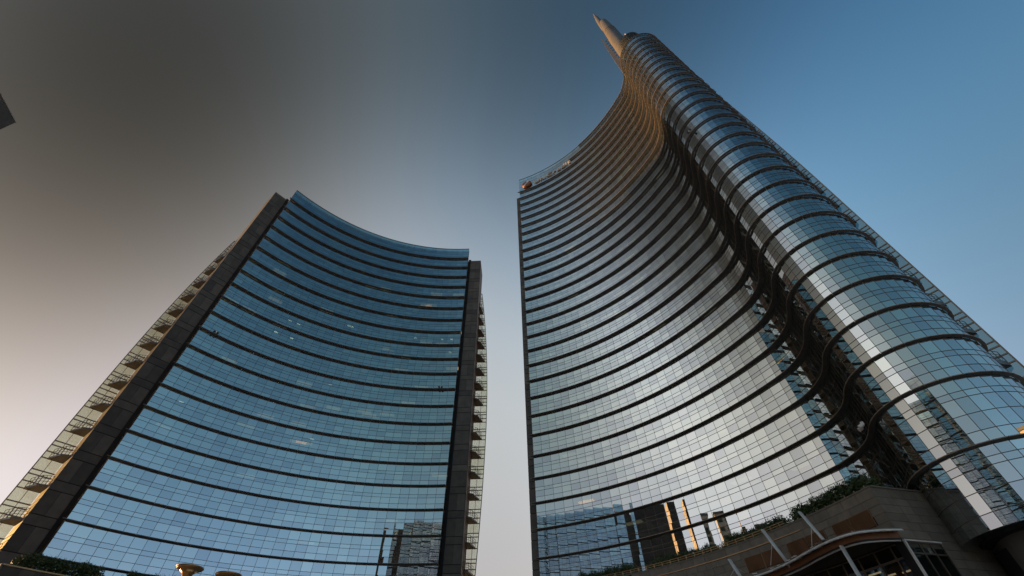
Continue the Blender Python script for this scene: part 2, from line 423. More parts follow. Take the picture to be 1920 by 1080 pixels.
# ---- lower concave tower (left)
LB = [17.45+4.045*i for i in range(21)]        # blade heights, last 98.35
GL = arc(53.3, 142.0, 88.0, 1.58)
NL = normals(GL)
tl = thing('glass_tower', (*pol(62, 115), 0), 'lower concave blue glass office tower with dark stone end piers and thin black floor blades', 'tower')
curtain_wall(tl, GL, LB, 9.4, 103.0, 300, .0022)
def roller_blinds(tower, G, bands, n, k0, k1):
    B = offset(G, -.3); used = set()
    for _ in range(n):
        k, i = random.randrange(k0, k1), random.randrange(1, len(bands)-2)
        for kk in range(k, min(k1, k+random.choice((1, 1, 2, 3)))):
            if (kk, i) in used: continue
            used.add((kk, i)); h = random.choice((.7, 1.1, 1.45, 1.9)); p, q = B[kk], B[kk+1]; zt = bands[i+1]-.45
            mb = MB(); d = (q-p).normalized(); n_ = Vector((d.y, -d.x)); mb.box(v3((p+q)/2, Z(zt-h/2)), v3((q-p)*.47, 0), v3(n_*.008, 0), (0, 0, h/2)); mk('blind', mb, 'blind', tower)
roller_blinds(tl, GL, LB, 90, 0, len(GL)-1)
for z in LB: sunshade(tl, GL, z, .60, .15, tip0=.5, nose=False)
depL = [6.3]*len(GL)
floor_slabs(tl, GL, depL, LB)
core_body(tl, GL, depL, arc(72, 89.5, 140.5, 6), 0, 99.6)
mb = MB()
for k in range(len(GL)-1): mb.bar(v3(GL[k], Z(103.05)), v3(GL[k+1], Z(103.05)), .2, .1)
mk('crown_cap', mb, 'blade', tl)
for th_end, sgn in ((142.0, -1), (88.0, 1)):
    e = pol(53.3, th_end); n = (PC-e).normalized(); d = Vector((n.y, -n.x))*-1 if sgn == 1 else Vector((n.y, -n.x))
    d = (GL[1]-GL[0]).normalized()*-1 if sgn == -1 else (GL[-1]-GL[-2]).normalized()
    n = NL[0] if sgn == -1 else NL[-1]
    base = e + d*.75 - n*.7
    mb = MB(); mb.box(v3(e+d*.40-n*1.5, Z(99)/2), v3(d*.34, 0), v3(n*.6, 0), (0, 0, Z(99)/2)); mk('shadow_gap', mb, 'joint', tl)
    pier(tl, base, d, n, 2.75, 5.6, LB, 98.0)
    a = base + d*2.82 - n*5.7
    if sgn == -1:
        def prof(z):
            t = max(0, min(1, (84-z)/50)); return 2.5*(1-(1-t)**2.2)+.25*max(0, (40-z)/40)
    else:
        def prof(z):
            t = max(0, (92-z)/42) if z > 50 else 1; t = min(1, t); b = max(0, (50-z)/38); return 2.65*(1-(1-t)**2)*(1-.62*min(1, b)**1.7)
    wing(tl, a, d, n, prof, [z-.1 for z in LB]+[13.4], cols=2)
    for z in LB:
        if prof(z) > .9: balcony(tl, a+n*.12, d, n, min(prof(z), 2.3)*.85, 3.2, z)
lamps = [(129.46, 62.9), (127.99, 63.1), (126.05, 63.2), (126.1, 62.2), (115.66, 70.4), (114.88, 69.9), (92.96, 70.5), (90.6, 70.8), (90.58, 66.3), (137.7, 42.7), (137.52, 55.4),
         (115.19, 54), (132.81, 24.7), (115.05, 41.7), (99.57, 70.5)]
for th, z in lamps:
    zc = min((b for b in LB if b > z-1.0), default=98); p = pol(55.2, th); d = Vector((-math.sin(rad(th)), math.cos(rad(th))))
    ceiling_light(tl, p, zc, d, False, .6)
for _ in range(46):
    th = random.uniform(89.5, 140); zc = random.choice(LB[2:18]); p = pol(random.uniform(55.5, 58.5), th); d = Vector((-math.sin(rad(th)), math.cos(rad(th))))
    ceiling_light(tl, p, zc, d, True, 2.6)

def crown_backing(tower, G, z0, z1):
    B = offset(G, -.55); mb = MB()
    for p, q in zip(B, B[1:]): mb.bar(v3(p, Z((z0+z1)/2)), v3(q, Z((z0+z1)/2)), .12, z1-z0)
    mk('crown_backing', mb, 'blade', tower)  # dark strip added to block the sky seen through the crown glass
crown_backing(tl, GL, 98.5, 102.7)

# ---- tall tower with the spire (right)
RB = [15.9] + [21.3+4.066*i for i in range(28)]        # last 131.1
blade_line = arc(53.5, 71.0, 25.0, 1.0) + [Vector(p) for p in ((34.75, 45.3), (35.05, 43.6), (35.08, 42.0), (34.8, 40.4), (34.25, 39.0), (33.62, 37.7), (33.25, 36.4), (33.15, 35.1), (33.45, 33.6), (34.1, 32.2), (35.1, 31.1), (36.3, 30.25),
              (37.7, 29.75), (39.1, 29.6), (40.5, 29.75), (41.8, 30.2), (42.95, 30.95), (43.95, 32.0), (44.65, 33.2), (45.05, 34.7), (45.1, 36.2), (44.8, 37.6), (44.1, 38.9))]
fine = resample(catmull(blade_line, 6), .25)
def blade_depth(p):
    th = math.degrees(math.atan2(p.y-PC.y, p.x-PC.x)); t = max(0, min(1, (th-15)/9)); f = max(0, 1-abs(th-19)/8); return .34 + .22*t + .2*f
glass_line = offset(fine, [-blade_depth(p)+.05 for p in fine])
kf = next(i for i, p in enumerate(glass_line) if math.degrees(math.atan2(p.y-PC.y, p.x-PC.x)) < 25.5)
GR = resample(glass_line[:kf+1], 1.58)[:-1] + resample(glass_line[kf:], .95)     # narrower panes round the fold and the end
NR = normals(GR)
def dep_at(p):
    th = math.degrees(math.atan2(p.y-PC.y, p.x-PC.x))
    t = max(0, min(1, (th-24)/10)); return 2.3 + 4.2*t*t*(3-2*t)
depR = [dep_at(p) for p in GR]
tr_ = thing('spire_tower', (*pol(63, 48), 0), 'tall wavy glass skyscraper with rounded end, stacked dark blades and a steel spire', 'tower')
curtain_wall(tr_, GR, RB, 10.8, 140.0, 300)
roller_blinds(tr_, GR, RB, 70, 0, 28)
for z in RB: sunshade(tr_, GR, z, blade_depth, .14, tip0=.75)
k28 = next(i for i, p in enumerate(GR) if math.degrees(math.atan2(p.y-PC.y, p.x-PC.x)) < 51.4)
k29 = next(i for i, p in enumerate(GR) if math.degrees(math.atan2(p.y-PC.y, p.x-PC.x)) < 47.2)
sunshade(tr_, GR[k28:], 135.2, blade_depth, .14)
sunshade(tr_, GR[k29:], 139.3, blade_depth, .14)
floor_slabs(tr_, GR, depR, RB)
core_body(tr_, GR, depR, [Vector((50, 52))] + arc(74, 28, 69.5, 6), 0, 136.5)
mb = MB()
for k in range(len(GR)-1): mb.bar(v3(GR[k], Z(140.06)), v3(GR[k+1], Z(140.06)), .2, .1)
mk('crown_cap', mb, 'blade', tr_)
crown_backing(tr_, GR, 131.2, 139.7)
e = GR[0]; d = (GR[0]-GR[1]).normalized(); n = NR[0]
pier(tr_, e + d*.12 - n*.9, d, n, 1.25, 6.0, RB, 129.5)
mb = MB(); mb.prism([(p.x, p.y) for p in offset(GR, -1.5)[k29+18:]], Z(10.85), Z(11.1)); mk('soffit', mb, 'black', tr_)
# wing behind the rounded end
wa, wb = Vector((44.0, 38.2)), Vector((47.75, 33.45)); wd = (wb-wa).normalized(); wnrm = Vector((wd.y, -wd.x))
def profR(z): return 6.05*(1 - .17*max(0, (z-62)/45)**1.6) if z < 118 else 0
wing(tr_, wa, wd, wnrm, profR, [z-.1 for z in RB if z < 115], mat='glass_teal', cols=4)
for z in RB[1:24]: balcony(tr_, wa+wd*3.3+wnrm*.12, wd, wnrm, 2.3, 2.7, z, .5)
# roof drum, spire and its fin
RC = Vector((39.1, 35.6)); SC = Vector((38.3, 38.0))
mb = MB(); mb.lathe((RC.x, RC.y), [(3.45, Z(136.6)), (3.45, Z(153.2)), (3.2, Z(154)), (0.4, Z(154.2))], 40); dr = mk('roof_drum', mb, 'black', tr_)
for i in range(12):
    mb = MB(); z = Z(139.5+1.15*i); mb.lathe((RC.x, RC.y), [(3.5, z), (3.56, z+.05), (3.56, z+.16), (3.5, z+.2)], 40); mk('drum_band', mb, 'blade', dr)
for i in range(20):
    mb = MB(); a0, a1 = 2*math.pi*i/20, 2*math.pi*(i+1)/20
    p, q = RC+Vector((math.cos(a0), math.sin(a0)))*3.5, RC+Vector((math.cos(a1), math.sin(a1)))*3.5
    dd = (q-p)/2; nn = Vector((dd.y, -dd.x)).normalized(); mb.box(v3((p+q)/2, Z(146.4)), v3(dd*.97, 0), v3(nn*.02, 0), (0, 0, 6.7)); mk('drum_pane', mb, 'glass', dr)
mb = MB(); mb.lathe((SC.x, SC.y), [(2.35, Z(136.6)), (2.3, Z(160)), (2.2, Z(172)), (1.95, Z(184)), (1.7, Z(192)), (1.5, Z(197)), (.3, Z(197.4))], 36)
sp = mk('spire', mb, 'spire', tr_, smooth=False)
for i in range(20):
    mb = MB(); z = Z(140+2.2*i); r_ = 2.35-.0125*i*(1+.02*i); mb.lathe((SC.x, SC.y), [(r_-.03, z), (r_+.09, z+.06), (r_+.09, z+.3), (r_-.03, z+.2)], 36); mk('spire_ring', mb, 'spire', sp)
TP = SC + Vector((-.72, .55))
mb = MB(); mb.lathe((TP.x, TP.y), [(1.1, Z(188)), (1.05, Z(200)), (.85, Z(207)), (.55, Z(212)), (.32, Z(215)), (.3, Z(216.8)), (.12, Z(217.4))], 24); mk('spire_tip', mb, 'spire', sp)
mb = MB(); FP = Vector((35.6, 40.0)); fd = (FP-SC).normalized(); fs = Vector((-fd.y, fd.x))
prev = None
for i in range(13):
    t = i/12; z = Z(137+46*t); w = .75*(1-t**2.2)+.06; cc = FP + fd*(.5*t)
    q = [v3(cc+fd*w*.95*s1+fs*.2*s2, z) for s1, s2 in ((-1, -1), (1, -1), (1, 1), (-1, 1))]
    if prev: mb.quadbox(prev+q)
    prev = q
fin = mk('spire_fin', mb, 'spire', sp)
for i in range(9):
    z = 150+3.1*i; mb = MB(); mb.bar(v3(SC+fd*1.7, Z(z)), v3(FP-fd*.05, Z(z+1.2)), .14); mb.bar(v3(SC+fd*1.7, Z(z+2.4)), v3(FP-fd*.05, Z(z+1.2)), .08); mk('strut', mb, 'spire', fin)
mb = MB(); mb.bar((37.6, 33.2, Z(154)), (37.6, 33.2, Z(155.6)), .35, .35); mb.bar((37.6, 33.2, Z(155.2)), (38.1, 33.4, Z(156)), .25); mk('roof_mast', mb, 'steel', dr)
for _ in range(40):
    k = random.randrange(2, 30); zc = random.choice(RB[1:20]); p = GR[k]-NR[k]*random.uniform(1.2, 4.5); d = Vector((-NR[k].y, NR[k].x))
    ceiling_light(tr_, p, zc, d, True, 2.4)

# ---- the sign on the tall tower
sg = thing('rooftop_sign', (*pol(53.2, 60), Z(133.5)), 'raised bank lettering and round red emblem on the crown of the tall tower', 'sign')
def arc_frame(r, th):
    n = Vector((-math.cos(rad(th)), -math.sin(rad(th)), 0)); x = Vector((math.sin(rad(th)), -math.cos(rad(th)), 0)); return pol(r, th), x, n
SR = 53.75; th = 65.2; SIZE = 2.75
for ch in 'UniCredit':
    cu = bpy.data.curves.new('letter', 'FONT'); cu.body = ch; cu.size = SIZE; cu.extrude = .12; cu.offset = .055; cu.resolution_u = 4
    tmp = bpy.data.objects.new('tmp', cu); COL.objects.link(tmp)
    dg = bpy.context.evaluated_depsgraph_get(); me = bpy.data.meshes.new_from_object(tmp.evaluated_get(dg)); bpy.data.objects.remove(tmp); bpy.data.curves.remove(cu)
    xs = [v.co.x for v in me.vertices]; x0, x1 = min(xs), max(xs); sx = 1.17
    wdt = (x1-x0)*sx; thc = th - math.degrees((wdt/2)/SR)
    p, X, n = arc_frame(SR, thc)
    for v in me.vertices: v.co.x = (v.co.x-(x0+x1)/2)*sx
    me.materials.append(MAT['sign']); o = bpy.data.objects.new('letter', me); COL.objects.link(o); o.parent = sg
    m = Matrix.Identity(4); up = Vector((0, 0, 1))
    for i in range(3): m[i][0] = X[i]; m[i][1] = up[i]; m[i][2] = n[i]
    m.translation = v3(p, Z(133.5)) - ORIGIN[sg.name]; o.matrix_basis = m
    th -= math.degrees((wdt+.30)/SR)
p, X, n = arc_frame(53.75, 68.0); c = v3(p, Z(134.7)); up = Vector((0, 0, 1))
def disc(c, X, Y, n, r, t, k=36):
    mb = MB(); b = 0
    for s_, rr in ((0, r), (t*.7, r*.97), (t, r*.8), (t*1.12, 0.02)):
        for i in range(k):
            a = 2*math.pi*i/k; mb.v.append(tuple(c + X*rr*math.cos(a) + Y*rr*math.sin(a) + n*s_))
    for j in range(3):
        for i in range(k): mb.f.append((j*k+i, j*k+(i+1) % k, (j+1)*k+(i+1) % k, (j+1)*k+i))
    mb.f.append(tuple(range(k))[::-1]); mb.f.append(tuple(range(3*k, 4*k))); return mb
em = mk('emblem', disc(c, X, up, n, 1.75, .5), 'red', sg)
mb = MB()
pts = [(-1.15, -1.15), (-.75, -1.3), (1.2, 1.0), (.95, 1.3), (.1, .75), (.25, .55), (.5, .55)]
b0 = [c + X*a + up*b + n*.5 for a, b in pts]; b1 = [q + n*.16 for q in b0]; k = len(pts)
mb.v = [tuple(q) for q in b0+b1]; mb.f = [tuple(range(k))[::-1], tuple(range(k, 2*k))] + [(i, (i+1) % k, k+(i+1) % k, k+i) for i in range(k)]
mk('emblem_stroke', mb, 'white', em)

# ---- third tower: its roof corner enters the frame, the rest stands in the reflections
CB = [17.3+4.045*i for i in range(11)]
GC = arc(53.3, 258.0, 193.0, 1.58); NC = normals(GC)
t3 = thing('glass_tower', (*pol(62, 215), 0), 'dark roof corner of a lower glass tower jutting in against the brown sky', 'tower')
curtain_wall(t3, GC, CB, 3.0, 64.5, 0)
crown_backing(t3, GC, 61.8, 64.3)
for z in CB+[61.7]: sunshade(t3, GC, z, .4, .12, nose=False)
depC = [6.3]*len(GC); floor_slabs(t3, GC, depC, CB); core_body(t3, GC, depC, arc(72, 192, 257, 6), 0, 62.5)
for k, s_ in ((0, -1), (-1, 1)):
    d = (GC[0]-GC[1]).normalized() if s_ == -1 else (GC[-1]-GC[-2]).normalized()
    pier(t3, GC[k]+d*.1-NC[k]*.7, d, NC[k], 2.4 if s_ == -1 else 10.9, 5.6, CB, 61.9, 'stone', 'plaster')  # paler side skin paints sunlight onto the flank of the dark pier

# ---- city blocks that stand in the mirrored view beyond the third tower
def block(x, y, w, dp, h, rz, name, label, wins):
    t = thing(name, (x, y, 0), label, 'building')
    c, s_ = math.cos(rz), math.sin(rz); ax, ay = Vector((c, s_)), Vector((-s_, c)); o = Vector((x, y))
    mb = MB(); mb.box(v3(o, h/2), v3(ax*w/2, 0), v3(ay*dp/2, 0), (0, 0, h/2)); mk('wall', mb, 'plaster', t)
    mb = MB(); mb.box(v3(o, h+.4), v3(ax*(w/2+.4), 0), v3(ay*(dp/2+.4), 0), (0, 0, .4)); mk('roof', mb, 'roof', t)
    nf = int(h//3.6)
    for fl in range(1, nf):
        for sd, (u, v, W, D) in enumerate(((ax, ay, w, dp), (ay, ax, dp, w))):
            for sgn in (1, -1):
                if sgn*v.dot(-o) < 0: continue
                for i in range(wins):
                    p = o + v*(sgn*(D/2+.02)) + u*(W*((i+.5)/wins-.5)); mb = MB()
                    mb.box(v3(p, fl*3.6+1.6), v3(u*(W/wins*.3), 0), v3(v*.03, 0), (0, 0, .95)); mk('window', mb, 'glass', t)
block(-128, 13, 5, 6, 76, .2, 'city_block', 'slim plaster tower seen mirrored beside the third tower', 2)
block(-137, 26, 5, 6, 70, .1, 'city_block', 'second slim plaster tower mirrored in the tall facade', 2)
block(101, -89, 34, 18, 60, .85, 'city_block', 'wide brick coloured block seen mirrored low in the rounded tower end', 8)

# ------------------------------------------------------------------ podiums with terraces
COURSES = (15.1, 14.25, 13.67, 13.06, 12.45, 11.83)
def curved_panel(r, t0, t1, z0, z1, th=.05, seg=1):
    mb = MB()
    for i in range(seg):
        a, b = t0+(t1-t0)*i/seg, t0+(t1-t0)*(i+1)/seg
        p, q = pol(r, a), pol(r, b); pi, qi = pol(r-th, a), pol(r-th, b)
        mb.quadbox([v3(pi, Z(z0)), v3(qi, Z(z0)), v3(q, Z(z0)), v3(p, Z(z0)), v3(pi, Z(z1)), v3(qi, Z(z1)), v3(q, Z(z1)), v3(p, Z(z1))])
    return mb
pd = thing('stone_podium', (*pol(47, 35), 0), 'grey stone podium with copper louvres and planted terrace below the tall tower', 'podium')
TH0, TH1 = 15.8, 66.0
mb = MB()
outer = arc(45.06, TH1, TH0, 1.2)
inner_line = [p for p in offset(GR, .25) if PC.x < p.x and p.y > 36.6][::-1]
mb.prism([(p.x, p.y) for p in outer] + [(33.35, 37.9), (34.0, 39.6)] + [(p.x, p.y) for p in arc(52.2, 17.5, TH1, 1.5)], Z(11.2), Z(14.98))
terr = mk('terrace', mb, 'joint', pd)
louv = [(34.58, 32.1), (32.0, 29.42), (28.4, 25.9), (25.75, 23.25), (22.1, 19.92), (19.8, 17.3)]
def in_louvre(a, b): return [l_ for l_ in louv if l_[1] < b and l_[0] > a]
for ci, (zt, zb) in enumerate(zip(COURSES, COURSES[1:])):
    th = TH0; 
    while th < 52:
        w = random.uniform(1.3, 1.95) if ci else random.uniform(1.5, 2.2)
        a, b = th, min(52, th+w)
        if ci in (2, 3):
            hit = in_louvre(a+.02, b-.02)
            if hit:
                lo = min(h[1] for h in hit); hi = max(h[0] for h in hit)
                if a < lo-.15: b = lo-.05
                else: th = hi+.05; continue
        mk('stone_panel', curved_panel(45.0, a+.016, b-.016, zb+.012, zt-.012), 'stone2', terr)
        th = b
for a, b in louv:
    fr = mk('louvre', curved_panel(44.99, b, a, 12.45+.02, 13.67-.02, .02), 'joint', pd)
    n_ = 14
    for i in range(n_):
        z = 12.5+1.13*i/(n_-1); p, q = pol(44.93, a-.06), pol(44.93, b+.06); mb = MB(); nn = (PC-(p+q)/2).normalized()
        mb.box(v3((p+q)/2, Z(z)), v3((q-p)/2, 0), v3(nn*.03, .022), v3(nn*.006, -.008) if False else (0, 0, .03)); mk('slat', mb, 'copper', fr)
    for a_ in (a, b):
        p = pol(44.92, a_); mb = MB(); mb.box(v3(p, Z(13.06)), (.025, 0, 0), (0, .025, 0), (0, 0, .62)); mk('louvre_jamb', mb, 'rail', fr)
mb = curved_panel(44.95, 25.9, 52, 14.27, 14.34, .06, 20); mk('ledge', mb, 'rail', pd)  # bronze colour stands in for the orange light caught along the ledge
mb = curved_panel(45.1, TH0, 60, 15.0, 15.12, .2, 30); mk('coping', mb, 'stone2', pd)
mb = MB()
for h in (15.3, 15.5):
    R_ = arc(45.0, 27.5, 60, 1.0)
    for p, q in zip(R_, R_[1:]): mb.bar(v3(p, Z(h)), v3(q, Z(h)), .04)
mk('handrail', mb, 'rail', pd)
for i in range(34):
    p = pol(45.0, 16.4+1.32*i); mb = MB(); hh = .4 if i > 8 else .16
    mb.box(v3(p, Z(15.12+hh/2)), (.035, 0, 0), (0, .035, 0), (0, 0, hh/2)); mk('rail_post', mb, 'rail', pd)
# side wall of the podium, running back under the rounded end
S0, S1 = pol(45.0, TH0), Vector((41.5, 39.7)); sd = (S1-S0).normalized(); sn = Vector((sd.y, -sd.x)); SL = (S1-S0).length
mb = MB(); c = (S0+S1)/2 - sn*.4; mb.box(v3(c, Z(14.98)/2), v3(sd*(SL/2-.02), 0), v3(sn*.35, 0), (0, 0, Z(14.98)/2-.005)); side = mk('side_wall', mb, 'joint', pd)
lv = list(COURSES) + [11.83-.61*i for i in range(1, 11)]
for zt, zb in zip(lv, lv[1:]):
    x = .0
    while x < SL-.3:
        w = min(random.uniform(1.1, 1.9), SL-x)
        if zt < 11.0 and x < 3.4: x = 3.4; continue
        mb = MB(); mb.box(v3(S0+sd*(x+w/2)+sn*-.02, Z((zt+zb)/2)), v3(sd*(w/2-.012), 0), v3(sn*.03, 0), (0, 0, (zt-zb)/2-.012)); mk('stone_panel', mb, 'stone2', side); x += w
mb = MB(); mb.box(v3(S0+sd*2.6, Z(15.06)), v3(sd*2.6, 0), v3(sn*.1, 0), (0, 0, .06)); mk('coping', mb, 'stone2', side)
# glazed corner and entrance below the canopy
def window(parent, a, b, z0, z1, n, mat='glass_shop', fw=.06, fm='steel'):
    d = (b-a); L = d.length; d.normalize(); mb = MB()
    mb.box(v3((a+b)/2, Z((z0+z1)/2)), v3(d*(L/2-fw), 0), v3(n*.015, 0), (0, 0, (z1-z0)/2-fw)); w_ = mk('window', mb, mat, parent)
    mb = MB()
    for p in (a+d*fw/2, b-d*fw/2): mb.box(v3(p, Z((z0+z1)/2)), v3(d*fw/2, 0), v3(n*.06, 0), (0, 0, (z1-z0)/2))
    for z in (z0+fw/2, z1-fw/2): mb.box(v3((a+b)/2, Z(z)), v3(d*(L/2-fw), 0), v3(n*.06, 0), (0, 0, fw/2))
    mk('frame', mb, fm, w_)
mb = MB(); mb.box(v3(S0+sd*.08+sn*.05, Z(11.0)/2), v3(sd*.07, 0), v3(sn*.07, 0), (0, 0, Z(11.0)/2)); mk('corner_post', mb, 'steel', pd)
mb = MB(); mb.box(v3(S0+sd*1.75+sn*.06, Z(11.04)), v3(sd*1.75, 0), v3(sn*.1, 0), (0, 0, .05)); mk('window_head', mb, 'steel', pd)
for i in range(3):
    for z0, z1 in ((-1.5, 5.0), (5.0, 10.2), (10.2, 10.95)):
        window(pd, S0+sd*(.2+1.08*i)+sn*.02, S0+sd*(.2+1.08*(i+1))+sn*.02, z0, z1, sn, fw=.05, fm='mullion')
th = TH0
for i in range(16):
    a, b = TH0+.1+1.9*i, TH0+.1+1.9*(i+1); p, q = pol(45.5, b), pol(45.5, a); nn = (PC-(p+q)/2).normalized()
    for z0, z1 in ((-1.5, 4.0), (4.0, 8.2), (8.2, 10.2), (10.2, 11.15)): window(pd, p, q, z0, z1, nn, fw=.07, fm='mullion')
mb = curved_panel(50.5, TH0+1, 60, -1.5, 11.1, .2, 20); mk('lobby_wall', mb, 'soffit', pd)
for i in range(18):
    p = pol(47.0+random.uniform(0, 1.5), 17+1.3*i); mb = MB(); nn = (PC-p).normalized(); mb.box(v3(p, Z(10.4+random.uniform(-.7, .2))), v3(Vector((nn.y, -nn.x))*.55, 0), v3(nn*.05, 0), (0, 0, .05)); mk('lobby_light', mb, 'lamp_warm', pd)
# lobby drum under the rounded end of the tower
mb = MB(); mb.lathe((39.3, 36.2), [(3.3, 0), (3.3, Z(10.35))], 28); mk('lobby_drum', mb, 'black', tr_)
fp = [pol(45, 12)]
mb = MB()
for a_, b_, w in (((35.2, 31.4, 10.4), (38.3, 29.9, 10.4), .16), ((38.3, 29.9, 10.4), (39.2, 30.6, 9.6), .12), ((35.2, 31.4, 10.4), (36.2, 32.2, 9.5), .14), ((36.2, 32.2, 9.5), (39.2, 30.6, 9.6), .12)):
    mb.bar((a_[0], a_[1], Z(a_[2])), (b_[0], b_[1], Z(b_[2])), w)
mk('soffit_frame', mb, 'rail', tr_)
mb = MB(); mb.tube([(37.4, 30.6, Z(10.5)), (40.2, 31.9, 0)], .06, 8); mk('downpipe', mb, 'steel', tr_)
# canopy over the entrance
cv = thing('entrance_canopy', (26, 38, Z(11.3)), 'curved steel edged glass canopy over the podium entrance', 'canopy')
edge = catmull([Vector(p) for p in ((20.0, 49.6), (22.4, 46.6), (23.5, 43.4), (23.95, 40.4), (24.55, 37.9), (25.6, 36.35), (27.2, 35.8), (28.9, 35.75))], 8)
mb = MB(); mb.tube([v3(p, Z(11.55)) for p in edge], .085, 10); mk('edge_beam', mb, 'steel', cv, smooth=True)
wall_in = arc(44.9, 15.9, 39, 1.2)
mb = MB(); mb.prism([(p.x, p.y) for p in edge] + [(p.x, p.y) for p in wall_in], Z(11.62), Z(11.70)); mk('roof_glass', mb, 'stone2', cv)
eo = offset(edge, -.55)
mb = MB(); mb.prism([(p.x, p.y) for p in eo] + [(p.x, p.y) for p in wall_in], Z(11.1), Z(11.18)); mk('soffit', mb, 'black', cv)
mb = MB()
for p, q in zip(eo, eo[1:]): mb.bar(v3(p, Z(11.38)), v3(q, Z(11.38)), .05, .38)
mk('fascia', mb, 'soffit', cv)
ei = offset(edge, -.75); mb = MB(); mb.tube([v3(p, Z(11.06)) for p in ei], .07, 8); mk('lower_rim', mb, 'steel', cv, smooth=True)
NE = normals(edge)
for i in range(3, len(edge), 4):
    mb = MB(); p, n = edge[i], NE[i]
    mb.tube([v3(p+n*.35, Z(11.42)), v3(p-n*.75, Z(11.72))], [.05, .07], 8); mk('bracket', mb, 'steel', cv, smooth=True)
# pebble-like fritted glass plates on the canopy
for i in range(150):
    th = random.uniform(16.5, 38); r_ = random.uniform(41.3, 44.7); p = pol(r_, th)
    k_ = min(range(len(edge)), key=lambda j: (edge[j]-p).length)
    if (p-edge[k_]).dot(NE[k_]) > -.15: continue
    mb = MB(); a = random.uniform(0, 3.14); u, v = Vector((math.cos(a), math.sin(a))), Vector((-math.sin(a), math.cos(a)))
    mb.box(v3(p, Z(11.74+random.uniform(0, .05))), v3(u*random.uniform(.15, .35), 0), v3(v*random.uniform(.1, .25), 0), (0, 0, .03)); mk('roof_plate', mb, random.choice(['stone2', 'steel', 'glass_shop']), cv)
# steel masts carrying the canopy
for i, (top, bot) in enumerate((((25.2, 41.1, 14.88), (25.9, 40.2, 11.4)), ((23.3, 45.0, 14.79), (24.0, 44.1, 11.4)), ((20.9, 48.9, 13.45), (21.4, 48.4, 11.2)), ((25.0, 37.6, 11.1), (25.7, 37.0, 4.0)))):
    words = ['tallest slanted steel canopy mast beside the rounded tower end', 'slanted steel canopy mast in the middle between two others', 'short slanted steel canopy mast farthest along the podium wall', 'steel column under the canopy edge at the entrance'][i]
    ms = thing('canopy_mast', (bot[0], bot[1], Z(bot[2])), words, 'mast', 'steel masts of the entrance canopy' if i < 3 else None)
    A, B = Vector((top[0], top[1], Z(top[2]))), Vector((bot[0], bot[1], Z(bot[2] if i < 3 else -1.6)))
    dd = (B-A).normalized(); sx = Vector((.13, .07, 0))
    for s_ in (-1, 0, 1):
        mb = MB(); mb.tube([A+sx*s_, B+sx*s_], .08 if s_ else .10, 8); mk('rod', mb, 'steel', ms, smooth=True)
    if i < 3:
        mb = MB(); mb.tube([A.lerp(B, .35), (A.x-1.0, A.y-.9, Z(11.6))], .018, 6); mk('cable', mb, 'steel', ms)
        mb = MB(); mb.tube([A.lerp(B, .3), (A.x+1.5, A.y+.9, Z(12.5))], .014, 6); mk('cable', mb, 'steel', ms)
# left podium
pl = thing('stone_podium', (*pol(47, 135), 0), 'low dark stone podium with planted edge below the lower tower', 'podium')
mb = MB(); mb.prism([(p.x, p.y) for p in arc(45.06, 146.2, 112, 1.2)] + [(p.x, p.y) for p in arc(52.0, 112, 146.2, 1.5)], 0, Z(14.3)); w_ = mk('wall', mb, 'joint', pl)
lvl = [14.3, 13.5, 12.9, 12.3, 11.7]
for zt, zb in zip(lvl, lvl[1:]):
    th = 146.2
    while th > 118:
        a = max(118, th-random.uniform(1.4, 2.0)); mk('stone_panel', curved_panel(45.0, a+.016, th-.016, zb+.012, zt-.012), 'stone', w_); th = a
mb = curved_panel(45.1, 112, 146.3, 14.32, 14.44, .25, 26); mk('coping', mb, 'rail', pl)
mb = MB(); e = pol(46.5, 146.2); mb.box(v3(pol(46.6, 146.25), Z(13.2)), v3((pol(48, 146.25)-pol(45, 146.25))/2, 0), v3(Vector((-math.sin(rad(146.2)), math.cos(rad(146.2))))*.15, 0), (0, 0, 1.3)); mk('end_slab', mb, 'stone2', pl)
for i in range(16):
    p = pol(45.05, 145.0-1.6*i); mb = MB(); mb.bar(v3(p, Z(14.44)), v3(p+(PC-p).normalized()*.12, Z(14.8)), .05); mk('rail_post', mb, 'rail', pl)

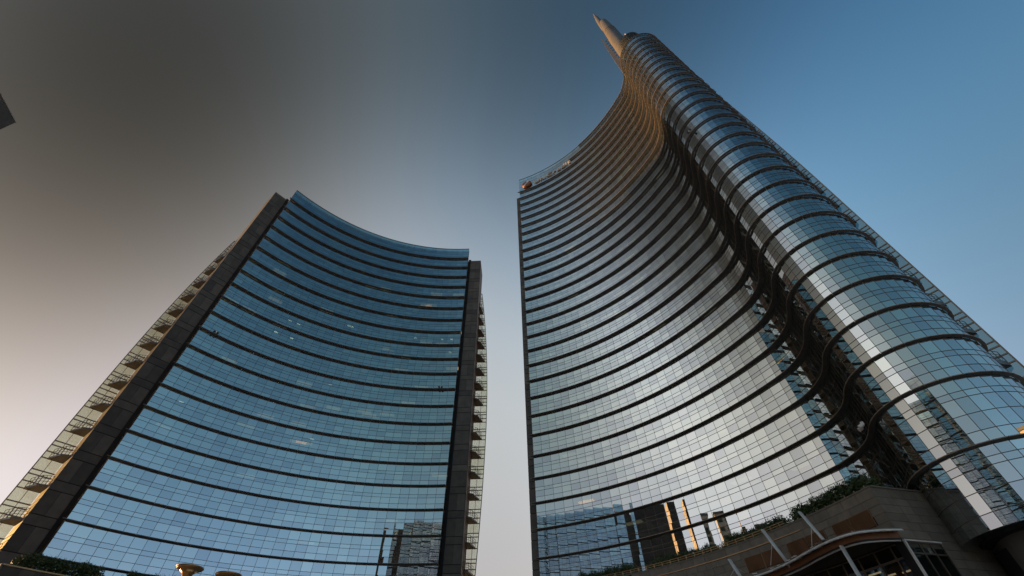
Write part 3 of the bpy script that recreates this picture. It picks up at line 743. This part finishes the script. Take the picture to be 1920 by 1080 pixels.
# ------------------------------------------------------------------ hedges
def hedge(th0, th1, z, h, label, r=46.6, count=9000, dome=.35):
    hd = thing('hedge', (*pol(r, (th0+th1)/2), Z(z)), label, 'hedge', 'hedges on the podium terraces')
    L = abs(rad(th1-th0))*r
    blobs = []
    nb = int(L*2.6)
    for i in range(nb):
        t = (i+random.uniform(.2, .8))/nb; ends = min(1, min(t, 1-t)*L/.7+.3)
        for rr in (r-.45, r+.25):
            blobs.append((rr+random.uniform(-.2, .2), th0+(th1-th0)*t, h*ends*random.uniform(.55, .8), random.uniform(.34, .58)))
    mb = MB()
    for _ in range(count):
        rr, th, hh, br = random.choice(blobs); p = pol(rr, th)
        u = Vector((random.gauss(0, 1), random.gauss(0, 1), random.gauss(0, 1))).normalized()*br*random.uniform(.55, 1.1)
        zz = random.choice((hh, hh, hh*.55, hh*.25)); c = Vector((p.x+u.x, p.y+u.y, Z(z)+max(.03, zz+u.z*.9)))
        s = random.uniform(.045, .095); a = Vector((random.gauss(0, 1), random.gauss(0, 1), random.gauss(0, .7))).normalized(); b = a.cross(u.normalized()+Vector((0, 0, .2))).normalized()
        k = len(mb.v); mb.v += [tuple(c-a*s*1.5), tuple(c+b*s*.6), tuple(c+a*s*1.6), tuple(c-b*s*.6)]; mb.f.append((k, k+1, k+2, k+3))
    for rr, th, hh, br in blobs:                # upright shoots
        for _ in range(3):
            p = pol(rr+random.uniform(-.3, .3), th+random.uniform(-.4, .4)); top = hh+br*random.uniform(.7, 1.25)
            for j in range(10):
                zq = Z(z)+top*(.6+.4*j/9); a = random.uniform(0, 6.28); ln = .13*(1.2-.05*j); k = len(mb.v)
                dx, dy = math.cos(a)*ln, math.sin(a)*ln
                mb.v += [(p.x, p.y, zq), (p.x+dx*.5-dy*.22, p.y+dy*.5+dx*.22, zq+.06), (p.x+dx, p.y+dy, zq+.1), (p.x+dx*.5+dy*.22, p.y+dy*.5-dx*.22, zq+.03)]; mb.f.append((k, k+1, k+2, k+3))
    o = mk('foliage', mb, 'leaf', hd); o['kind'] = 'stuff'
    sm = MB()
    for rr, th, hh, br in blobs[::2]:
        p = pol(rr, th); sm.tube([v3(p, Z(z)-.02), v3(p, Z(z)+hh*.9)], [.03, .012], 5)
    o = mk('stems', sm, 'bark', hd); o['kind'] = 'stuff'
hedge(16.2, 27.2, 14.98, 1.75, 'long clipped hedge at the podium corner, running up to the rounded tower end', count=16000)
hedge(28.0, 37.6, 14.98, 1.45, 'leafy hedge behind the masts, between two terrace gaps', count=12000)
hedge(38.6, 49.6, 14.98, 1.35, 'hedge above the podium wall in front of the mirrored buildings', count=12000)
hedge(51.8, 62.0, 14.98, 1.65, 'hedge at the far foot of the tall tower near its stone pier', count=11000)
hedge(145.0, 135.4, 14.3, 1.75, 'dense hedge at the foot of the dark stone pier of the lower tower', r=46.2, count=12000)
hedge(133.0, 125.2, 14.3, 1.85, 'dark hedge beside the bronze dish lamps', r=46.2, count=10000)

# ------------------------------------------------------------------ dish lamps on the plaza
for i, (az, dist, zt, lab) in enumerate(((-33.55, 40, 9.32, 'bronze dish topped lamp post close to the end of the dark hedge'), (-30.05, 40, 9.2, 'bronze dish topped lamp post standing free of the hedge'))):
    x, y = dist*math.sin(rad(az)), dist*math.cos(rad(az))
    lp = thing('lamp_post', (x, y, 0), lab, 'lamp', 'dish lamps on the plaza')
    zt = Z(zt); mb = MB(); mb.lathe((x, y), [(.16, 0), (.12, .5), (.10, zt-1.4), (.16, zt-.8), (.34, zt-.36), (.55, zt-.2)], 20); mk('post', mb, 'gold', lp, smooth=True)
    mb = MB(); mb.lathe((x, y), [(.45, zt-.24), (.78, zt-.1), (.82, zt-.03), (.78, zt+.02), (.3, zt+.05)], 28); ds = mk('dish', mb, 'gold', lp)
    mb = MB(); mb.lathe((x, y), [(.80, zt-.05), (.85, zt-.04), (.85, zt+.02), (.80, zt+.03)], 28); mk('rim', mb, 'rail', ds)

# ------------------------------------------------------------------ small fittings on the blades
def camera_unit(p, n, z, label, s=1.0, mats=('black', 'white')):
    t = thing('security_camera', (p.x, p.y, z), label, 'camera', 'cameras on the blades')
    d = Vector((-n.y, n.x))
    for k, (o_, m_) in enumerate(((-.3, mats[0]), (.28, mats[0]))):
        mb = MB(); c = p+d*o_*s; mb.tube([v3(c, z+.1*s), v3(c+n*.35*s, z-.06*s)], [.16*s, .2*s], 10); mk('housing', mb, m_, t)
    mb = MB(); mb.box(v3(p-n*.1*s, z+.32*s), v3(d*.16*s, 0), v3(n*.12*s, 0), (0, 0, .16*s)); mk('junction_box', mb, mats[1], t)
    mb = MB(); mb.bar(v3(p-d*.35*s, z+.12*s), v3(p+d*.35*s, z+.12*s), .06*s); mk('bracket', mb, 'steel', t)
def near(bands, z): return min(bands, key=lambda b: abs(b-z))
for th, z, lab in ((139.4, 53.9, 'pair of small black cameras by the left edge of the lower facade'), (91.3, 53.9, 'pair of small black cameras near the right edge of the lower facade')):
    p = pol(52.75, th); camera_unit(p, (PC-p).normalized(), Z(near(LB, z))+.12, lab)
p = pol(53.9, 67.8); camera_unit(p, (PC-p).normalized(), Z(near(RB, 74.3))+.12, 'small black and white camera near the pier of the tall tower')
k = min(range(len(GR)), key=lambda i: (GR[i]-Vector((34.6, 37.2))).length)
camera_unit(GR[k]+NR[k]*1.0, NR[k], Z(21.3)-.05, 'white camera on the lowest blade inside the dark fold of the wavy tower', 1.0, ('white', 'white'))
k = min(range(len(GR)), key=lambda i: (GR[i]-Vector((34.6, 33.4))).length)
camera_unit(GR[k]+NR[k]*.6, NR[k], Z(near(RB, 78))+.12, 'pair of small dark cameras high on the rounded tower end')
